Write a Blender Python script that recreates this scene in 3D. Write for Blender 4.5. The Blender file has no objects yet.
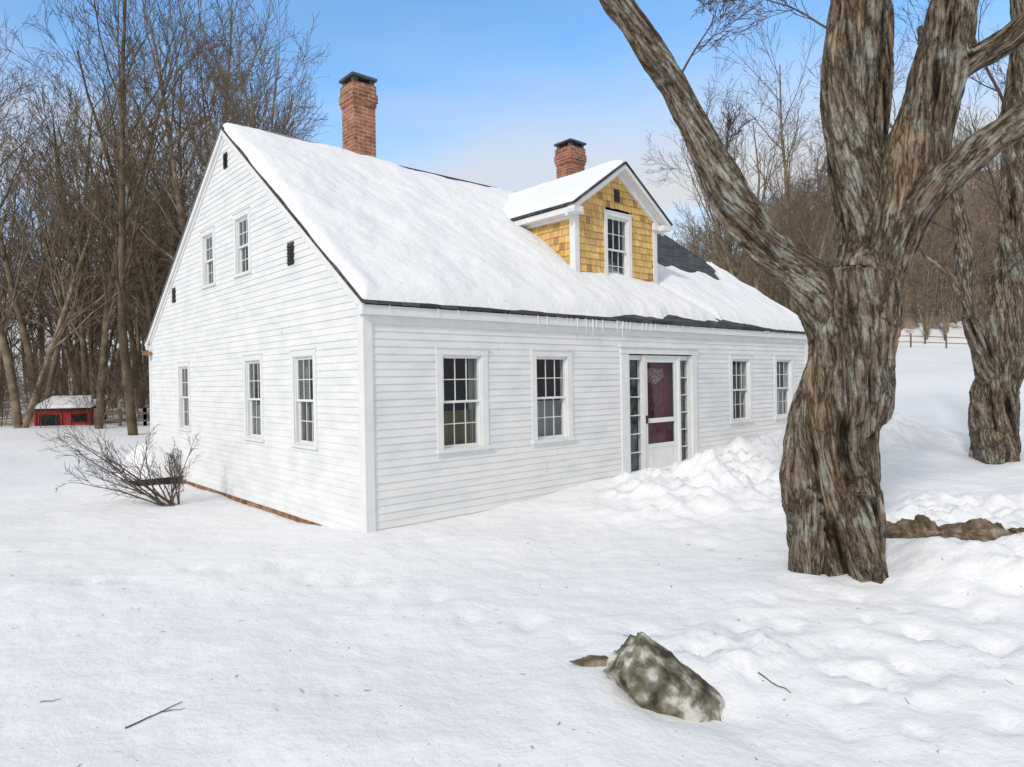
import bpy, bmesh, math, random
import numpy as np
from mathutils import Vector, Matrix, noise

random.seed(7)
scene = bpy.context.scene
scene.view_settings.view_transform = 'Standard'
scene.view_settings.look = 'None'
scene.view_settings.exposure = 0

# ------------------------------------------------------------------ helpers
def link(o, parent=None):
    scene.collection.objects.link(o)
    if parent: o.parent = parent
    return o

def empty(name, loc=(0,0,0), rz=0):
    e = bpy.data.objects.new(name, None)
    e.location = loc; e.rotation_euler = (0,0,rz)
    e.empty_display_size = .3
    return link(e)

class MB:
    def __init__(s): s.v=[]; s.f=[]; s.m=[]; s.c=[]; s.uv={}
    def face(s, pts, m=0, col=None):
        i=len(s.v); s.v.extend([tuple(p) for p in pts]); s.f.append(tuple(range(i,i+len(pts)))); s.m.append(m); s.c.append(col)
    def hexa(s, P, m=0, col=None):
        i=len(s.v); s.v.extend([tuple(p) for p in P])
        for q in ((0,3,2,1),(4,5,6,7),(0,1,5,4),(1,2,6,5),(2,3,7,6),(3,0,4,7)):
            s.f.append(tuple(i+k for k in q)); s.m.append(m); s.c.append(col)
    def box(s, x0,x1,y0,y1,z0,z1,m=0,col=None,T=None):
        P=[(x0,y0,z0),(x1,y0,z0),(x1,y1,z0),(x0,y1,z0),(x0,y0,z1),(x1,y0,z1),(x1,y1,z1),(x0,y1,z1)]
        if T: P=[T(*p) for p in P]
        s.hexa(P,m,col)
    def obj(s, name, mats, parent=None, smooth=False, fix=True, bevel=0):
        me=bpy.data.meshes.new(name); me.from_pydata(s.v,[],s.f)
        for mt in mats: me.materials.append(mt)
        me.polygons.foreach_set('material_index', s.m)
        if any(c is not None for c in s.c):
            a=me.color_attributes.new('tint','FLOAT_COLOR','CORNER')
            arr=[]
            for f,c in zip(s.f,s.c):
                c=c or (1,1,1)
                for _ in f: arr.extend((c[0],c[1],c[2],1))
            a.data.foreach_set('color',arr)
        if fix:
            bm=bmesh.new(); bm.from_mesh(me); bmesh.ops.recalc_face_normals(bm,faces=bm.faces); bm.to_mesh(me); bm.free()
        if smooth: me.polygons.foreach_set('use_smooth',[True]*len(me.polygons))
        o=bpy.data.objects.new(name,me); link(o,parent)
        if bevel:
            b=o.modifiers.new('bevel','BEVEL'); b.width=bevel; b.segments=2; b.limit_method='ANGLE'
        return o

def np_mesh(name, V, F, mats, smooth=True):
    me=bpy.data.meshes.new(name)
    me.from_pydata([tuple(v) for v in V],[],[tuple(f) for f in F])
    for m in mats: me.materials.append(m)
    if smooth: me.polygons.foreach_set('use_smooth',[True]*len(me.polygons))
    return me

def fbm(x,y,z=0.0,o=4):
    return noise.fractal(Vector((x,y,z)),1.0,2.0,o)
def sstep(a,b,x):
    t=min(1,max(0,(x-a)/(b-a))); return t*t*(3-2*t)
def interp(x,xs,ys):
    return float(np.interp(x,xs,ys))

# ------------------------------------------------------------------ materials
def new_mat(name):
    m=bpy.data.materials.new(name); m.use_nodes=True
    nt=m.node_tree; b=nt.nodes['Principled BSDF']
    return m,nt,b
def N(nt,t,**kw):
    n=nt.nodes.new(t)
    for k,v in kw.items(): setattr(n,k,v)
    return n
def ramp(nt,stops):
    r=nt.nodes.new('ShaderNodeValToRGB'); e=r.color_ramp.elements
    e[0].position=stops[0][0]; e[0].color=(*stops[0][1],1)
    e[1].position=stops[-1][0]; e[1].color=(*stops[-1][1],1)
    for p,c in stops[1:-1]:
        q=e.new(p); q.color=(*c,1)
    return r
def simple(name, stops, scale=3, rough=.7, bump=.2, bscale=20, bdist=.01, stretch=(1,1,1), spec=.3, detail=4):
    m,nt,b=new_mat(name); L=nt.links
    tc=N(nt,'ShaderNodeTexCoord'); mp=N(nt,'ShaderNodeMapping'); mp.inputs['Scale'].default_value=stretch
    L.new(tc.outputs['Object'],mp.inputs['Vector'])
    n=N(nt,'ShaderNodeTexNoise'); n.inputs['Scale'].default_value=scale; n.inputs['Detail'].default_value=detail
    L.new(mp.outputs[0],n.inputs['Vector'])
    r=ramp(nt,stops); L.new(n.outputs['Fac'],r.inputs[0]); L.new(r.outputs[0],b.inputs['Base Color'])
    b.inputs['Roughness'].default_value=rough; b.inputs['Specular IOR Level'].default_value=spec
    if bump:
        n2=N(nt,'ShaderNodeTexNoise'); n2.inputs['Scale'].default_value=bscale; n2.inputs['Detail'].default_value=3
        L.new(mp.outputs[0],n2.inputs['Vector'])
        bp=N(nt,'ShaderNodeBump'); bp.inputs['Strength'].default_value=bump; bp.inputs['Distance'].default_value=bdist
        L.new(n2.outputs['Fac'],bp.inputs['Height']); L.new(bp.outputs[0],b.inputs['Normal'])
    return m

M_siding=simple('white_clapboard_paint',[(.3,(.69,.70,.70)),(.6,(.79,.79,.785))],scale=1.8,rough=.6,bump=0,stretch=(1,1,2.5))
M_trim=simple('white_trim_paint',[(.3,(.72,.72,.715)),(.7,(.79,.79,.78))],scale=5,rough=.5,bump=0)
M_red=simple('red_door_paint',[(.3,(.11,.010,.018)),(.7,(.21,.022,.035))],scale=3,rough=.5,bump=.1)
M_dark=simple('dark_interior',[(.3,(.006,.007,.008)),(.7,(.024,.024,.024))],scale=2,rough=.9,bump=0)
M_curt=simple('curtain_cloth',[(.3,(.22,.235,.24)),(.7,(.42,.43,.42))],scale=10,rough=.9,bump=.6,bscale=18,bdist=.05,stretch=(1,1,.02))
M_curt2=simple('olive_curtain',[(.3,(.07,.058,.024)),(.7,(.22,.175,.07))],scale=10,rough=.9,bump=.6,bscale=18,bdist=.05,stretch=(1,1,.02))
M_vent=simple('vent_metal',[(.3,(.03,.03,.03)),(.7,(.06,.06,.06))],scale=5,rough=.6,bump=0)
M_rust=simple('rusty_foundation',[(.3,(.10,.05,.025)),(.55,(.28,.14,.07)),(.75,(.42,.27,.17))],scale=6,rough=.9,bump=.6,bscale=20,bdist=.02)
M_capm=simple('chimney_cap_slate',[(.3,(.04,.045,.05)),(.7,(.10,.11,.12))],scale=6,rough=.7,bump=.3)
M_wood=simple('weathered_wood',[(.3,(.10,.07,.045)),(.7,(.26,.19,.13))],scale=4,rough=.9,bump=.5,stretch=(1,1,6))
M_twig=simple('twig_bark',[(.3,(.06,.045,.035)),(.7,(.15,.11,.085))],scale=6,rough=.9,bump=0)
M_shedred=simple('red_barn_paint',[(.3,(.25,.02,.018)),(.7,(.38,.035,.03))],scale=4,rough=.7,bump=.3,stretch=(4,4,.4))
M_ice,nt,b=new_mat('ice'); b.inputs['Base Color'].default_value=(.85,.88,.92,1); b.inputs['Roughness'].default_value=.25; b.inputs['IOR'].default_value=1.31

def bark_far(name,a,c):
    m,nt,b=new_mat(name); L=nt.links
    oi=N(nt,'ShaderNodeObjectInfo'); r=ramp(nt,[(0,a),(1,c)])
    L.new(oi.outputs['Random'],r.inputs[0])
    tc=N(nt,'ShaderNodeTexCoord'); n=N(nt,'ShaderNodeTexNoise'); n.inputs['Scale'].default_value=3; n.inputs['Detail'].default_value=2
    L.new(tc.outputs['Object'],n.inputs['Vector']); q=ramp(nt,[(.35,(.6,.6,.6)),(.65,(1.3,1.3,1.3))]); L.new(n.outputs['Fac'],q.inputs[0])
    mx=N(nt,'ShaderNodeMix',data_type='RGBA',blend_type='MULTIPLY'); mx.inputs['Factor'].default_value=1
    L.new(r.outputs[0],mx.inputs['A']); L.new(q.outputs[0],mx.inputs['B']); L.new(mx.outputs['Result'],b.inputs['Base Color'])
    b.inputs['Roughness'].default_value=.95; b.inputs['Specular IOR Level'].default_value=0
    return m
M_bfar=bark_far('bare_wood_bark',(.115,.085,.058),(.24,.185,.13))
M_bhill=bark_far('hillside_wood_bark',(.21,.16,.115),(.35,.275,.20))

def snow_mat(name, terrain=False):
    m,nt,b=new_mat(name); L=nt.links
    tc=N(nt,'ShaderNodeTexCoord'); 
    b.inputs['Roughness'].default_value=.7; b.inputs['Specular IOR Level'].default_value=.15
    v=N(nt,'ShaderNodeTexNoise'); v.inputs['Scale'].default_value=26; v.inputs['Detail'].default_value=2; v.inputs['Roughness'].default_value=.4
    L.new(tc.outputs['Object'],v.inputs['Vector'])
    rr=ramp(nt,[(.0,(.835,.84,.85)),(.735,(.86,.86,.865)),(.78,(.45,.40,.35))]); L.new(v.outputs['Fac'],rr.inputs[0])
    col=rr.outputs[0]
    if terrain:
        at=N(nt,'ShaderNodeAttribute'); at.attribute_name='litter'
        n3=N(nt,'ShaderNodeTexNoise'); n3.inputs['Scale'].default_value=.6; n3.inputs['Detail'].default_value=5; n3.inputs['Roughness'].default_value=.7
        L.new(tc.outputs['Object'],n3.inputs['Vector'])
        ad=N(nt,'ShaderNodeMath',operation='ADD'); L.new(at.outputs['Fac'],ad.inputs[0]); L.new(n3.outputs['Fac'],ad.inputs[1])
        rl=ramp(nt,[(.92,(0,0,0)),(1.0,(1,1,1))])
        sb=N(nt,'ShaderNodeMath',operation='MULTIPLY'); sb.inputs[1].default_value=.85; L.new(ad.outputs[0],sb.inputs[0]); L.new(sb.outputs[0],rl.inputs[0])
        rc=ramp(nt,[(.35,(.17,.125,.085)),(.65,(.40,.32,.24))]); L.new(n3.outputs['Fac'],rc.inputs[0])
        m2=N(nt,'ShaderNodeMix',data_type='RGBA'); L.new(rl.outputs[0],m2.inputs['Factor']); L.new(col,m2.inputs['A']); L.new(rc.outputs[0],m2.inputs['B']); col=m2.outputs['Result']
    L.new(col,b.inputs['Base Color'])
    n1=N(nt,'ShaderNodeTexNoise'); n1.inputs['Scale'].default_value=7; n1.inputs['Detail'].default_value=6; n1.inputs['Roughness'].default_value=.62
    L.new(tc.outputs['Object'],n1.inputs['Vector'])
    bp=N(nt,'ShaderNodeBump'); bp.inputs['Strength'].default_value=.6; bp.inputs['Distance'].default_value=.045
    L.new(n1.outputs['Fac'],bp.inputs['Height']); L.new(bp.outputs[0],b.inputs['Normal'])
    return m
M_snow=snow_mat('snow'); M_ground=snow_mat('snowy_ground',True)

M_roof,nt,b=new_mat('asphalt_shingles'); L=nt.links
tc=N(nt,'ShaderNodeTexCoord'); br=N(nt,'ShaderNodeTexBrick'); br.inputs['Scale'].default_value=1
br.inputs['Brick Width'].default_value=.3; br.inputs['Row Height'].default_value=.105; br.inputs['Mortar Size'].default_value=.008
br.inputs['Color1'].default_value=(.030,.032,.036,1); br.inputs['Color2'].default_value=(.085,.086,.09,1); br.inputs['Mortar'].default_value=(.01,.01,.01,1)
L.new(tc.outputs['Object'],br.inputs['Vector']); L.new(br.outputs['Color'],b.inputs['Base Color']); b.inputs['Roughness'].default_value=.9
bp=N(nt,'ShaderNodeBump'); bp.inputs['Distance'].default_value=.01; L.new(br.outputs['Fac'],bp.inputs['Height']); bp.invert=True; L.new(bp.outputs[0],b.inputs['Normal'])

M_brick,nt,b=new_mat('red_brick'); L=nt.links
tc=N(nt,'ShaderNodeTexCoord'); br=N(nt,'ShaderNodeTexBrick'); br.inputs['Scale'].default_value=1
br.inputs['Brick Width'].default_value=.2; br.inputs['Row Height'].default_value=.075; br.inputs['Mortar Size'].default_value=.009
br.inputs['Color1'].default_value=(.48,.17,.085,1); br.inputs['Color2'].default_value=(.28,.09,.05,1); br.inputs['Mortar'].default_value=(.44,.38,.32,1)
L.new(tc.outputs['UV'],br.inputs['Vector'])
n=N(nt,'ShaderNodeTexNoise'); n.inputs['Scale'].default_value=5; n.inputs['Detail'].default_value=5; L.new(tc.outputs['Object'],n.inputs['Vector'])
r=ramp(nt,[(.35,(.6,.56,.54)),(.7,(1.15,1.15,1.1))]); L.new(n.outputs['Fac'],r.inputs[0])
mx=N(nt,'ShaderNodeMix',data_type='RGBA',blend_type='MULTIPLY'); mx.inputs['Factor'].default_value=1
L.new(br.outputs['Color'],mx.inputs['A']); L.new(r.outputs[0],mx.inputs['B']); L.new(mx.outputs['Result'],b.inputs['Base Color'])
b.inputs['Roughness'].default_value=.9
bp=N(nt,'ShaderNodeBump'); bp.inputs['Distance'].default_value=.012; bp.invert=True; L.new(br.outputs['Fac'],bp.inputs['Height']); L.new(bp.outputs[0],b.inputs['Normal'])

M_cedar,nt,b=new_mat('cedar_shingles'); L=nt.links
at=N(nt,'ShaderNodeAttribute'); at.attribute_name='tint'
tc=N(nt,'ShaderNodeTexCoord'); mp=N(nt,'ShaderNodeMapping'); mp.inputs['Scale'].default_value=(40,40,2); L.new(tc.outputs['Object'],mp.inputs['Vector'])
n=N(nt,'ShaderNodeTexNoise'); n.inputs['Scale'].default_value=1; n.inputs['Detail'].default_value=4; L.new(mp.outputs[0],n.inputs['Vector'])
r=ramp(nt,[(.3,(.8,.77,.72)),(.7,(1.1,1.1,1.1))]); L.new(n.outputs['Fac'],r.inputs[0])
mx=N(nt,'ShaderNodeMix',data_type='RGBA',blend_type='MULTIPLY'); mx.inputs['Factor'].default_value=1
L.new(at.outputs['Color'],mx.inputs['A']); L.new(r.outputs[0],mx.inputs['B']); L.new(mx.outputs['Result'],b.inputs['Base Color']); b.inputs['Roughness'].default_value=.8

M_glass=bpy.data.materials.new('window_glass'); M_glass.use_nodes=True; nt=M_glass.node_tree; nt.nodes.clear(); L=nt.links
o=N(nt,'ShaderNodeOutputMaterial'); t=N(nt,'ShaderNodeBsdfTransparent'); t.inputs[0].default_value=(.78,.8,.8,1)
g=N(nt,'ShaderNodeBsdfGlossy'); g.inputs['Roughness'].default_value=.02; lw=N(nt,'ShaderNodeLayerWeight')
pw=N(nt,'ShaderNodeMath',operation='POWER'); pw.inputs[1].default_value=4; L.new(lw.outputs['Facing'],pw.inputs[0])
ma=N(nt,'ShaderNodeMath',operation='MULTIPLY_ADD'); ma.inputs[1].default_value=.7; ma.inputs[2].default_value=.04; L.new(pw.outputs[0],ma.inputs[0])
mx=N(nt,'ShaderNodeMixShader'); L.new(ma.outputs[0],mx.inputs[0]); L.new(t.outputs[0],mx.inputs[1]); L.new(g.outputs[0],mx.inputs[2]); L.new(mx.outputs[0],o.inputs[0])
g.inputs['Color'].default_value=(.8,.83,.85,1)
lw.inputs['Blend'].default_value=.5

def rock_mat(name,stops):
    return simple(name,stops,scale=7,rough=.95,bump=1,bscale=12,bdist=.05,detail=9)
M_rock=rock_mat('lichen_rock',[(.36,(.045,.040,.030)),(.46,(.14,.125,.085)),(.54,(.26,.245,.19)),(.62,(.56,.55,.50))])
M_rock2=rock_mat('brown_rock',[(.3,(.05,.038,.026)),(.5,(.18,.13,.085)),(.7,(.40,.33,.25))])

M_bark,nt,b=new_mat('old_maple_bark'); L=nt.links
at=N(nt,'ShaderNodeAttribute'); at.attribute_name='bark'
def bmap(sc):
    mp=N(nt,'ShaderNodeMapping'); mp.inputs['Scale'].default_value=sc; L.new(at.outputs['Vector'],mp.inputs['Vector']); return mp
def bnoise(sc,det,rg_,dist=0):
    n=N(nt,'ShaderNodeTexNoise'); n.inputs['Scale'].default_value=1; n.inputs['Detail'].default_value=det; n.inputs['Roughness'].default_value=rg_; n.inputs['Distortion'].default_value=dist
    L.new(bmap(sc).outputs[0],n.inputs['Vector']); return n
n=bnoise((42,42,6.0),8,.78,.3)
r=ramp(nt,[(.32,(.030,.022,.016)),(.43,(.125,.092,.066)),(.53,(.26,.205,.15)),(.68,(.46,.40,.325))]); L.new(n.outputs['Fac'],r.inputs[0])
wv=bnoise((7,7,1.6),5,.65)
vm=N(nt,'ShaderNodeVectorMath',operation='MULTIPLY_ADD'); vm.inputs[1].default_value=(2.6,2.6,2.6); L.new(wv.outputs['Color'],vm.inputs[0]); L.new(bmap((14,14,1.7)).outputs[0],vm.inputs[2])
vo=N(nt,'ShaderNodeTexVoronoi',feature='DISTANCE_TO_EDGE'); vo.inputs['Scale'].default_value=1; L.new(vm.outputs[0],vo.inputs['Vector'])
rv=ramp(nt,[(.0,(.24,.20,.18)),(.12,(.80,.79,.78)),(.3,(1.08,1.08,1.08))]); L.new(vo.outputs['Distance'],rv.inputs[0])
tc=N(nt,'ShaderNodeTexCoord')
n2=N(nt,'ShaderNodeTexNoise'); n2.inputs['Scale'].default_value=3.2; n2.inputs['Detail'].default_value=9; n2.inputs['Roughness'].default_value=.75; L.new(tc.outputs['Object'],n2.inputs['Vector'])
r2=ramp(nt,[(.50,(0,0,0)),(.57,(.85,.85,.85))]); L.new(n2.outputs['Fac'],r2.inputs[0])
r3=ramp(nt,[(.33,(.10,.10,.075)),(.60,(.50,.50,.43))]); L.new(n.outputs['Fac'],r3.inputs[0])
mx=N(nt,'ShaderNodeMix',data_type='RGBA'); L.new(r2.outputs[0],mx.inputs['Factor']); L.new(r.outputs[0],mx.inputs['A']); L.new(r3.outputs[0],mx.inputs['B'])
n5=bnoise((3.4,3.4,.5),4,.6); r6=ramp(nt,[(.55,(0,0,0)),(.62,(.7,.7,.7))]); L.new(n5.outputs['Fac'],r6.inputs[0])
r7=ramp(nt,[(.33,(.12,.068,.036)),(.62,(.50,.36,.23))]); L.new(n.outputs['Fac'],r7.inputs[0])
mx2=N(nt,'ShaderNodeMix',data_type='RGBA'); L.new(r6.outputs[0],mx2.inputs['Factor']); L.new(mx.outputs['Result'],mx2.inputs['A']); L.new(r7.outputs[0],mx2.inputs['B'])
m4=N(nt,'ShaderNodeMix',data_type='RGBA',blend_type='MULTIPLY'); m4.inputs['Factor'].default_value=1
L.new(mx2.outputs['Result'],m4.inputs['A']); L.new(rv.outputs[0],m4.inputs['B'])
ar=N(nt,'ShaderNodeAttribute'); ar.attribute_name='relief'
r4=ramp(nt,[(.14,(.16,.13,.11)),(.34,(.7,.68,.66)),(.55,(1.05,1.05,1.05))]); L.new(ar.outputs['Fac'],r4.inputs[0])
m3=N(nt,'ShaderNodeMix',data_type='RGBA',blend_type='MULTIPLY'); m3.inputs['Factor'].default_value=1
L.new(m4.outputs['Result'],m3.inputs['A']); L.new(r4.outputs[0],m3.inputs['B']); L.new(m3.outputs['Result'],b.inputs['Base Color'])
b.inputs['Roughness'].default_value=.95; b.inputs['Specular IOR Level'].default_value=.15
bp=N(nt,'ShaderNodeBump'); bp.inputs['Strength'].default_value=1; bp.inputs['Distance'].default_value=.04; L.new(n.outputs['Fac'],bp.inputs['Height']); L.new(bp.outputs[0],b.inputs['Normal'])

# ------------------------------------------------------------------ house frame
HC=(-1.785,8.28)
HR=math.atan2(.6626,.749)
def to_house(x,y):
    dx=x-HC[0]; dy=y-HC[1]
    return dx*.749+dy*.6626, -dx*.6626+dy*.749
def to_world(t,s):
    return HC[0]+.749*t-.6626*s, HC[1]+.6626*t+.749*s

# ------------------------------------------------------------------ terrain
def ground_h(x,y,detail=True):
    t,s=to_house(x,y)
    h=interp(t,[-3,0,2,4.4,6,8,10.8,16],[0,0,.05,.18,.21,.40,.52,.50])
    if s<0: h-=.15*(1-math.exp(s/2))
    if s>0 and t<3: h+=interp(s,[0,3,7.5,10,20],[0,-.08,-.19,-.12,0])*math.exp(min(t,0)/4)
    if s<0.3:
        d=math.exp(-((s+1.6)/1.15)**2)*sstep(2.0,5.0,t)*(1-sstep(11.5,15,t))
        h+=.32*d*(1-.35*math.exp(-((t-5.9)/.8)**2))+.12*d*sstep(6.4,7.6,t)
        if detail:
            c=abs(noise.noise(Vector((x*3.1,y*3.1,9))))
            h+=d*(.32*fbm(x*1.5,y*1.5,3,5)+.24*c+.09*fbm(x*7,y*7,4,4))
    w=sstep(-6,12,x)
    yy=max(0,y-16)
    h+=w*yy*.080+(1-w)*max(0,y-26)*.03
    ratio=x/max(y,1)
    h+=sstep(.10,.62,ratio)*max(0,y-66)*.40*(1-.35*sstep(130,260,y))
    h+=.10*max(0,y-72)*(1-sstep(.10,.62,ratio))*.3
    if detail:
        h+=.11*fbm(x*.22,y*.22,1,3)+.034*fbm(x*.9,y*.9,5,4)
        if y>14: h+=min(1,(y-14)/20)*.5*fbm(x*.06,y*.06,8,3)
        h+=.26*math.exp(-(((x-4.75)/.9)**2+((y-6.1)/.6)**2))*(1+.7*fbm(x*3,y*3,2,4))
        h+=.18*math.exp(-(((x-3.95)/.4)**2+((y-6.6)/.5)**2))
        h+=.12*math.exp(-(((x-1.5)/.5)**2+((y-4.9)/.4)**2))*(1+1.2*fbm(x*4,y*4,2,4))
        h-=.08*math.exp(-(((x-1.10)/.42)**2+((y-4.15)/.20)**2))
        z=math.exp(-(((x-5.4)/1.9)**2+((y-8.6)/1.1)**2)); h+=z*(.26*fbm(x*2.2,y*2.2,12,5)+.05)
        z=math.exp(-(((x-2.9)/1.7)**2+((y-4.7)/1.3)**2)); c=noise.noise(Vector((x*4.0,y*4.0,20)))
        if c>.2: h-=.06*z*min(1,(c-.2)*5)
        h+=z*.05*fbm(x*2.5,y*2.5,31,4)
        z=sstep(2.5,5,y)*(1-sstep(10,12,y)); h+=z*.012*fbm(x*4.2,y*4.2,15,3)
        # line of old footprints crossing the yard
        for k in range(16):
            fx=-4.6+k*.42+.08*(k%2); fy=6.0+.9*math.sin(k*.35)+.16*(k%2)
            q=((x-fx)/.10)**2+((y-fy)/.14)**2
            if q<6: h-=.045*math.exp(-q)
    return h

def graded(a,b,step,lo,hi,g):
    c=list(np.arange(a,b,step)); s=step; p=c[0]
    L_=[]
    while p>lo: s*=g; p-=s; L_.append(p)
    s=step; p=c[-1]; R=[]
    while p<hi: s*=g; p+=s; R.append(p)
    return L_[::-1]+c+R
xs=graded(-7,9.5,.05,-330,330,1.06); ys=graded(2.4,12.5,.05,-40,420,1.06)
V=[];lit=[]
for y in ys:
    for x in xs:
        V.append((x,y,ground_h(x,y)))
        l=0
        if y>60: l=.85*sstep(62,74,y)*sstep(.05,.3,x/y)
        if x/max(y,1)<-.22: l=max(l,.66*sstep(25,31,y))
        lit.append(l)
nx=len(xs); F=[(j*nx+i,j*nx+i+1,(j+1)*nx+i+1,(j+1)*nx+i) for j in range(len(ys)-1) for i in range(nx-1)]
me=np_mesh('ground',V,F,[M_ground])
a=me.attributes.new('litter','FLOAT','POINT'); a.data.foreach_set('value',lit)
link(bpy.data.objects.new('ground',me))

# ------------------------------------------------------------------ HOUSE
house=empty('white_farmhouse',(HC[0],HC[1],0),HR)
LEN=11.60; DEP=9.75; RS=4.62; SL=.725; EZ=2.85; OVF=.12; OVG=.09
RZ=EZ+SL*(RS+OVF); SB_=(RZ-EZ)/(DEP+OVF-RS)
def roofz(s):
    return EZ+SL*(s+OVF) if s<=RS else RZ-SB_*(s-RS)
def Tfront(a,b,z): return (a,-b,z)
def Tgable(a,b,z): return (-b,a,z)
DS=.95; DC=5.94; DZ=5.90; DSL=.68; DH=1.17
def Tdorm(a,b,z): return (a,DS-b,z)

front_w=[(1.48,.67,.95,2.21),(3.19,.67,.95,2.21),(8.64,.67,.95,2.21),(10.45,.67,.95,2.21)]
gable_w=[(1.68,.63,1.0,2.24),(3.54,.63,1.0,2.24),(7.20,.63,1.0,2.24),(3.90,.56,3.68,4.60),(5.58,.56,3.68,4.60)]
door=(5.93,1.86,.15,2.25)
def sub(iv,holes):
    out=[iv]
    for a,b in holes:
        n=[]
        for p,q in out:
            if b<=p or a>=q: n.append((p,q)); continue
            if a>p: n.append((p,a))
            if b<q: n.append((b,q))
        out=n
    return out
mb=MB(); EXP=.094
rng=random.Random(3)
def clap(T,lo0,hi0,lo1,hi1,z0,z1,holes):
    hs=[(c-w/2-.02,c+w/2+.02) for c,w,a,b in holes if b+.02>z0 and a-.02<z1]
    parts=sub((lo0,hi0),hs)
    for p,q in parts:
        cuts=[p]
        x=p+rng.uniform(1.5,4.5)
        while x<q-.6: cuts.append(x); x+=rng.uniform(2.5,4.8)
        cuts.append(q)
        for i in range(len(cuts)-1):
            a0=cuts[i]+(.0012 if i else 0); b0=cuts[i+1]-(.0012 if i<len(cuts)-2 else 0)
            a1=lo1 if (i==0 and abs(a0-lo0)<1e-6) else a0
            b1=hi1 if (i==len(cuts)-2 and abs(cuts[i+1]-hi0)<1e-6) else b0
            a1=max(a1,a0); b1=min(b1,b0)
            o=.015+rng.uniform(-.002,.002); dz=rng.uniform(-.003,.003)
            A=T(a0,o,z0+dz);B=T(b0,o,z0+dz);C=T(b1,.003,z1+.004);D=T(a1,.003,z1+.004)
            A2=T(a0,-.002,z0+dz);B2=T(b0,-.002,z0+dz)
            mb.face([A,B,C,D]); mb.face([A2,B2,B,A])
z=-.42
while z<2.66:
    z1=z+EXP
    clap(Tfront,0,LEN,0,LEN,z,z1,front_w+[door])
    z=z1
z=-.42
def gspan(z):
    if z<=EZ-.14: return 0,DEP
    lo=(z-(EZ-.10))/SL-OVF; hi=RS+(RZ-.10-z)/SB_
    return max(0,lo),min(DEP,hi)
while z<6.2:
    z1=z+EXP
    a,bb=gspan(z); c,d=gspan(z1)
    if c<d: clap(Tgable,a,bb,c,d,z,z1,gable_w)
    z=z1
mb.obj('clapboard_siding',[M_siding],house,fix=False)

w=MB()
w.box(LEN-.1,LEN,.05,DEP,-.4,2.8); w.box(.02,LEN-.1,DEP-.1,DEP-.005,-.4,2.8)
w.face([(LEN,0,2.7),(LEN,DEP,2.7),(LEN,RS,roofz(RS)-.1)])
w.obj('rear_walls',[M_siding],house)

tr=MB()
tr.box(-.030,0,-.030,.11,-.42,2.68); tr.box(0,.10,-.030,0,-.42,2.68)
tr.box(LEN-.12,LEN+.03,-.03,0,-.42,2.68)
tr.box(-.030,0,DEP-.11,DEP,-.42,2.72)
tr.box(.10,LEN-.12,-.024,0,2.58,2.68)
tr.box(-.07,LEN+.07,-.09,.02,2.68,2.80)
tr.box(-.07,LEN+.07,DEP-.02,DEP+.09,2.68,2.80)
def slopebox(m,t0,t1,s0,s1,top,bot,rf=roofz,mi=0):
    P=[(t0,s0,rf(s0)-bot),(t1,s0,rf(s0)-bot),(t1,s1,rf(s1)-bot),(t0,s1,rf(s1)-bot),
       (t0,s0,rf(s0)-top),(t1,s0,rf(s0)-top),(t1,s1,rf(s1)-top),(t0,s1,rf(s1)-top)]
    m.hexa(P,mi)
for s0,s1 in ((-.095,RS),(RS,DEP+.095)):
    slopebox(tr,-.072,-.035,s0,s1,.048,.15)
    slopebox(tr,LEN+.03,LEN+.072,s0,s1,.048,.15)
    slopebox(tr,-.034,.002,max(.11,s0),min(s1,DEP-.11),.05,.22)
c,wd,z0,z1=door
dl,dr=c-wd/2,c+wd/2
for a,b2 in ((dl-.20,dl-.0),(dr,dr+.17)): tr.box(a,b2,0,.04,-.1,z1+.02,T=Tfront)
tr.box(dl-.22,dr+.19,0,.05,z1+.02,z1+.13,T=Tfront)
tr.box(dl-.25,dr+.22,0,.075,z1+.13,z1+.16,T=Tfront)
tr.obj('trim_boards',[M_trim],house,bevel=.004)

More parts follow.
